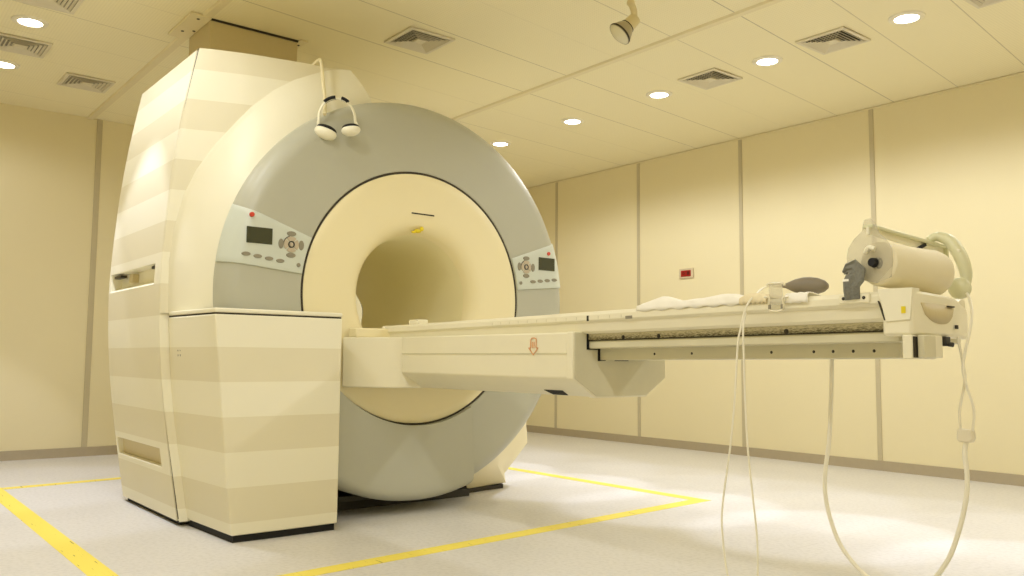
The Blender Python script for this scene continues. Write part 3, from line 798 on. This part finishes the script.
B = thing('squeeze_bulb', (5.745, -3.62, .94), 'grey rubber squeeze bulb on the table with its thin air tube hanging to the floor', 'squeeze bulb')
ax = Vector((5.817 - 5.668, -.0, -.010)).normalized()
MB().lathe([(.0005, -.078), (.006, -.077), (.0075, -.066), (.011, -.058), (.020, -.034), (.0255, -.008), (.026, .012), (.0235, .036), (.017, .056), (.009, .067), (.0005, .070)], (5.745, -3.62, .9745), ax, 28).build('bulb', 'bulb', B, smooth=60)
MB().lathe([(.0005, 0), (.0045, .001), (.005, .02), (.0045, .038), (.0005, .039)], Vector((5.745, -3.62, .9745)) - ax * .112, ax, 14).build('nozzle', 'buckle', B)
MB().tube([(5.634, -3.622, .985), (5.625, -3.66, .972), (5.640, -3.715, .950), (5.640, -3.745, .930), (5.633, -3.760, .90), (5.621, -3.766, .845), (5.614, -3.77, .80), (5.601, -3.77, .644), (5.582, -3.77, .499), (5.556, -3.77, .354), (5.551, -3.77, .268), (5.568, -3.77, .145), (5.60, -3.77, .075), (5.64, -3.77, .080), (5.668, -3.77, .15), (5.670, -3.77, .259), (5.659, -3.77, .367), (5.644, -3.77, .505), (5.637, -3.77, .645), (5.635, -3.77, .759), (5.631, -3.766, .85), (5.634, -3.756, .895)], .0029, 8).build('air_tube', 'tube', B)

ST = MB(); rows = []
path = [(5.955, -3.742, .918, .020), (5.954, -3.746, .94, .022), (5.956, -3.750, .958, .025), (5.968, -3.750, .975, .027), (5.972, -3.748, .990, .024), (5.960, -3.746, 1.002, .020), (5.944, -3.745, 1.000, .012), (5.932, -3.744, .990, .006)]
for i, (x, y, z, w) in enumerate(path):
    p0, p1 = path[max(i - 1, 0)], path[min(i + 1, len(path) - 1)]
    d = Vector((p1[0] - p0[0], 0, p1[2] - p0[2])).normalized(); n_ = Vector((-d.z, 0, d.x))
    rows.append([Vector((x, y + .003 * sin(k * 2 + i), z)) + n_ * w * (k / 3 - 1) for k in range(7)])
ST.grid(rows)
o = ST.build('fabric_strap', 'strap', None, origin=(5.955, -3.742, .92), solid=.006, bevel=.001)
tag(o, 'charcoal webbing strap standing up from the table edge beside the cream roll', 'strap')
MB().box(5.935, 5.952, -3.7525, -3.7485, .966, .972).build('buckle_pin', 'cloth', o)

# roll with clear end plate and bar
R = thing('roll_holder', (6.05, -3.58, .94), 'cream roll lying across the table end with a clear end plate and top bar', 'roll holder')
n0, n1 = Vector((6.018, -3.725, 1.010)), Vector((6.062, -3.495, .992)); ax = (n1 - n0).normalized(); L = (n1 - n0).length
MB().lathe([(.016, 0), (.050, 0), (.056, .004), (.058, .012), (.0595, L * .5), (.063, L - .03), (.060, L - .012), (.050, L), (.016, L), (.016, 0)], n0, ax, 48).build('roll', 'roll', R, smooth=40)
MB().lathe([(.0005, .012), (.0165, .012)], n0, ax, 24).build('core_hole', 'black', R)
# clear plate: leaf shape in the plane across the roll
u = Vector((1, -.12, 0)).normalized(); w = Vector((0, 0, 1))
pts = [(-.085, .02), (-.080, .045), (-.062, .068), (-.038, .085), (-.030, .115), (-.012, .118), (.004, .10), (.012, .075), (.030, .06), (.046, .035), (.048, .0), (.042, -.04), (.0, -.052), (-.03, -.045), (-.065, -.032), (-.082, -.01)]
c0 = n0 + ax * -.010
MB().prism(pts, lambda a, z: c0 + u * a + w * z, lambda a, z: c0 + u * a + w * z + ax * .006).build('end_plate', 'clear', R, bevel=.0015)
bb = MB(); bb.tube([c0 + u * -.024 + w * .028 - ax * .004, c0 + u * -.012 + w * .040 - ax * .006, c0 + u * .004 + w * .034 - ax * .005], .006, 10); bb.build('spindle_cap', 'cream', R)
MB().lathe([(.0005, -.012), (.011, -.012), (.013, 0)], c0 + u * -.002 + w * .0, ax, 20).build('spindle', 'black', R)
p0, p1 = Vector((5.998, -3.735, 1.108)), Vector((6.020, -3.36, 1.083))
d = (p1 - p0); s = Vector((d.y, -d.x, 0)).normalized()
MB().obox((p0 + p1) / 2, d / 2, s * .014, Vector((0, 0, 1)) * .0045).build('top_bar', 'arm', R, bevel=.002)
MB().obox((p0 + p1) / 2 + Vector((0, 0, -.012)), d / 2, s * .004, Vector((0, 0, .010))).build('bar_web', 'cream', R, bevel=.001)
MB().obox(p1 + Vector((0, 0, -.022)), d.normalized() * .006, s * .014, Vector((0, 0, .022))).build('bar_end', 'arm', R, bevel=.003)
sl = p0.lerp(p1, .66) + Vector((0, 0, -.018)) + s * .004
MB().obox(sl, (d.normalized() * .022 + Vector((0, 0, .010))), s * .006, Vector((0, 0, .004)) - d.normalized() * .002).build('latch', 'black', R, bevel=.002)
arm = [(6.012, -3.43, 1.098), (6.03, -3.415, 1.108), (6.060, -3.41, 1.094), (6.080, -3.41, 1.066), (6.095, -3.41, 1.030), (6.102, -3.41, .995), (6.100, -3.415, .966), (6.092, -3.42, .948)]
MB().tube(arm, lambda t: .012 + .010 * sin(pi * min(t * 1.1, 1)), 12, flat=.8).build('curved_arm', 'arm', R)
MB().ball((6.090, -3.425, .958), .030, .022, .030).build('arm_foot', 'arm', R)
MB().obox((6.086, -3.41, 1.062), (.008, 0, -.004), (0, .020, 0), (.003, 0, .005)).build('arm_clip', 'cream', R, bevel=.002)

# infusion hose loop with connector
Hs = thing('hose', (5.95, -3.5, .70), 'translucent hose hanging in a long loop under the table end with a cream connector', 'hose')
MB().tube([(5.750, -3.5, .768), (5.744, -3.5, .643), (5.735, -3.5, .526), (5.719, -3.5, .422), (5.723, -3.5, .336), (5.756, -3.5, .240), (5.807, -3.5, .179), (5.861, -3.5, .146), (5.937, -3.5, .133), (6.015, -3.5, .170), (6.068, -3.5, .241), (6.099, -3.5, .322), (6.119, -3.5, .402), (6.124, -3.5, .466), (6.120, -3.5, .517), (6.125, -3.5, .556)], .0062, 10).build('tubing', 'tube', Hs)
MB().prism([(6.108, .550), (6.141, .550), (6.146, .562), (6.143, .583), (6.107, .585), (6.104, .56)], lambda x, z: (x, -3.512, z), lambda x, z: (x, -3.488, z)).build('connector', 'connector', Hs, bevel=.004)
MB().tube([(6.111, -3.5, .580), (6.111, -3.5, .633), (6.125, -3.495, .711), (6.118, -3.49, .763), (6.108, -3.49, .826)], .0038, 8).build('tubing', 'tube', Hs)
MB().tube([(6.141, -3.5, .580), (6.147, -3.5, .634), (6.133, -3.506, .698), (6.126, -3.506, .750), (6.140, -3.49, .842), (6.138, -3.47, .89), (6.118, -3.44, .935), (6.100, -3.425, .952)], .0038, 8).build('tubing', 'tube', Hs)

# ------------------------------------------------------------------ headphones hanging on the ring
P = thing('headphones', (3.53, -4.0, 1.86), 'white headphones with black pads hanging on the upper left of the grey ring', 'headphones')
cl, cr = Vector((3.535, -4.04, 1.838)), Vector((3.575, -3.965, 1.852))
base = (cl + cr) / 2; e = Vector((.37, .62, .02)).normalized(); up = Vector((-.05, -.02, 1)).normalized(); fw = e.cross(up).normalized()
def hp(a, z): return base + Vector((-.02, 0, 0)) + e * a + up * z
band = []
for k in range(15):
    an = lerp(pi * 1.02, -pi * .02, k / 14); band.append(hp(.085 * cos(an), 0.035 + .100 * sin(an)))
band = [hp(-.088, .0)] + band + [hp(.088, .005)]
MB().tube(band, .010, 10, flat=.45).build('headband', 'hpwhite', P)
for a0, a1 in ((2.25, 1.62), (1.30, .92)):
    pp = [hp(.0885 * cos(lerp(a0, a1, k / 6)), 0.035 + .1035 * sin(lerp(a0, a1, k / 6))) for k in range(7)]
    MB().tube(pp, .016, 10, flat=.6).build('band_pad', 'black', P)
for sg, tilt in ((-1, .35), (1, -.12)):
    c = hp(sg * .066 + (.012 if sg < 0 else -.002), -.034 if sg < 0 else -.020)
    Rm = Matrix((e, fw, up)).transposed() @ Matrix.Rotation(tilt, 3, 'Y')
    Rr = Rm
    k_ = 1.0 if sg < 0 else .84
    cup = MB().ball(c, .054 * k_, .040 * k_, .032 * k_, Rr).build('ear_cup', 'hpwhite', P)
    MB().ball(c + Rr @ Vector((0, 0, .018 * k_)), .048 * k_, .035 * k_, .020 * k_, Rr).build('ear_pad', 'black', cup)
    MB().tube([c + Rr @ Vector((-sg * -.035, -.0, .005)), hp(sg * .088, .02)], .006, 8, False).build('cup_arm', 'hpwhite', P)
o = MB().tube([(3.30, -4.02, 2.200), (3.352, -4.015, 2.210), (3.372, -4.012, 2.19), (3.405, -4.015, 2.08), (3.45, -4.025, 1.97), (3.50, -4.05, 1.90)], .0085, 10).build('air_tube', 'disc', None, origin=(3.36, -4.015, 2.2))
tag(o, 'pale tube hooked over the scanner roof and running down to the headphones', 'tube')

# ------------------------------------------------------------------ wall sign, floor tape
W = thing('wall_sign', (2.32, 0, 1.515), 'small red sign panel in a cream frame on the right wall above the table', 'sign')
MB().box(2.243, 2.397, -.014, 0, 1.470, 1.558).build('frame', 'signframe', W, bevel=.004)
MB().box(2.266, 2.374, -.018, -.010, 1.487, 1.541).build('red_face', 'signred', W, bevel=.002)
b = MB()
b.lathe([(.010, 0), (.008, -.0015), (.013, -.0015), (.013, 0)], (2.298, -.018, 1.515), (0, 1, 0), 20)
b.box(2.335, 2.362, -.0195, -.0175, 1.499, 1.530)
b.build('symbol', 'signdark', W)

def tape(p, q, w, label):
    p, q = Vector((*p, 0)), Vector((*q, 0)); d = q - p; n_ = Vector((-d.y, d.x, 0)).normalized() * w / 2
    c = (p + q) / 2 + Vector((0, 0, .0007))
    o = MB().obox(c, d / 2, n_, (0, 0, .0006)).build('floor_tape', 'tape', None, origin=((p.x + q.x) / 2, (p.y + q.y) / 2, 0), smooth=0)
    return tag(o, label, 'floor tape', 'yellow tape marking the scanner area')
tape((4.095, -2.02), (4.345, -5.07), .085, 'yellow tape strip crossing the floor under the table in front of the scanner')
tape((1.43, -5.03), (4.292, -5.03), .085, 'scuffed yellow tape strip along the left side of the scanner, running to the bottom edge')
tape((1.485, -4.985), (1.172, -2.10), .08, 'yellow tape strip behind the left end of the scanner, parallel to the left wall')
tape((1.12, -2.06), (4.052, -2.06), .075, 'thin yellow tape strip along the far side of the scanner by the right wall')

# ------------------------------------------------------------------ camera
f, yaw, pitch, roll = 853.362818, 2.46368108, .0835477540, .00807638248
fwd = Vector((cos(yaw) * cos(pitch), sin(yaw) * cos(pitch), sin(pitch)))
r_ = Vector((sin(yaw), -cos(yaw), 0)); u_ = r_.cross(fwd)
r2 = r_ * cos(roll) + u_ * sin(roll); u2 = r2.cross(fwd)
cam = bpy.data.cameras.new('camera'); cam.sensor_width = 36; cam.lens = f / 1024 * 36; cam.clip_start = .05
co = bpy.data.objects.new('camera', cam); COL.objects.link(co)
m = Matrix((r2, u2, -fwd)).transposed().to_4x4(); m.translation = Vector((7.12969594, -5.82978357, .755204218)); co.matrix_world = m
SC.camera = co

wd = bpy.data.worlds.new('world'); SC.world = wd; wd.use_nodes = True
wd.node_tree.nodes['Background'].inputs[0].default_value = (1, .93, .75, 1)
wd.node_tree.nodes['Background'].inputs[1].default_value = .05
SC.view_settings.view_transform = 'Standard'; SC.view_settings.look = 'None'
SC.view_settings.exposure = 0.33; SC.view_settings.gamma = 1; SC.view_settings.use_curve_mapping = False
SC.cycles.use_denoising = True
SC.cycles.max_bounces = 10; SC.cycles.diffuse_bounces = 10; SC.cycles.sample_clamp_indirect = 6
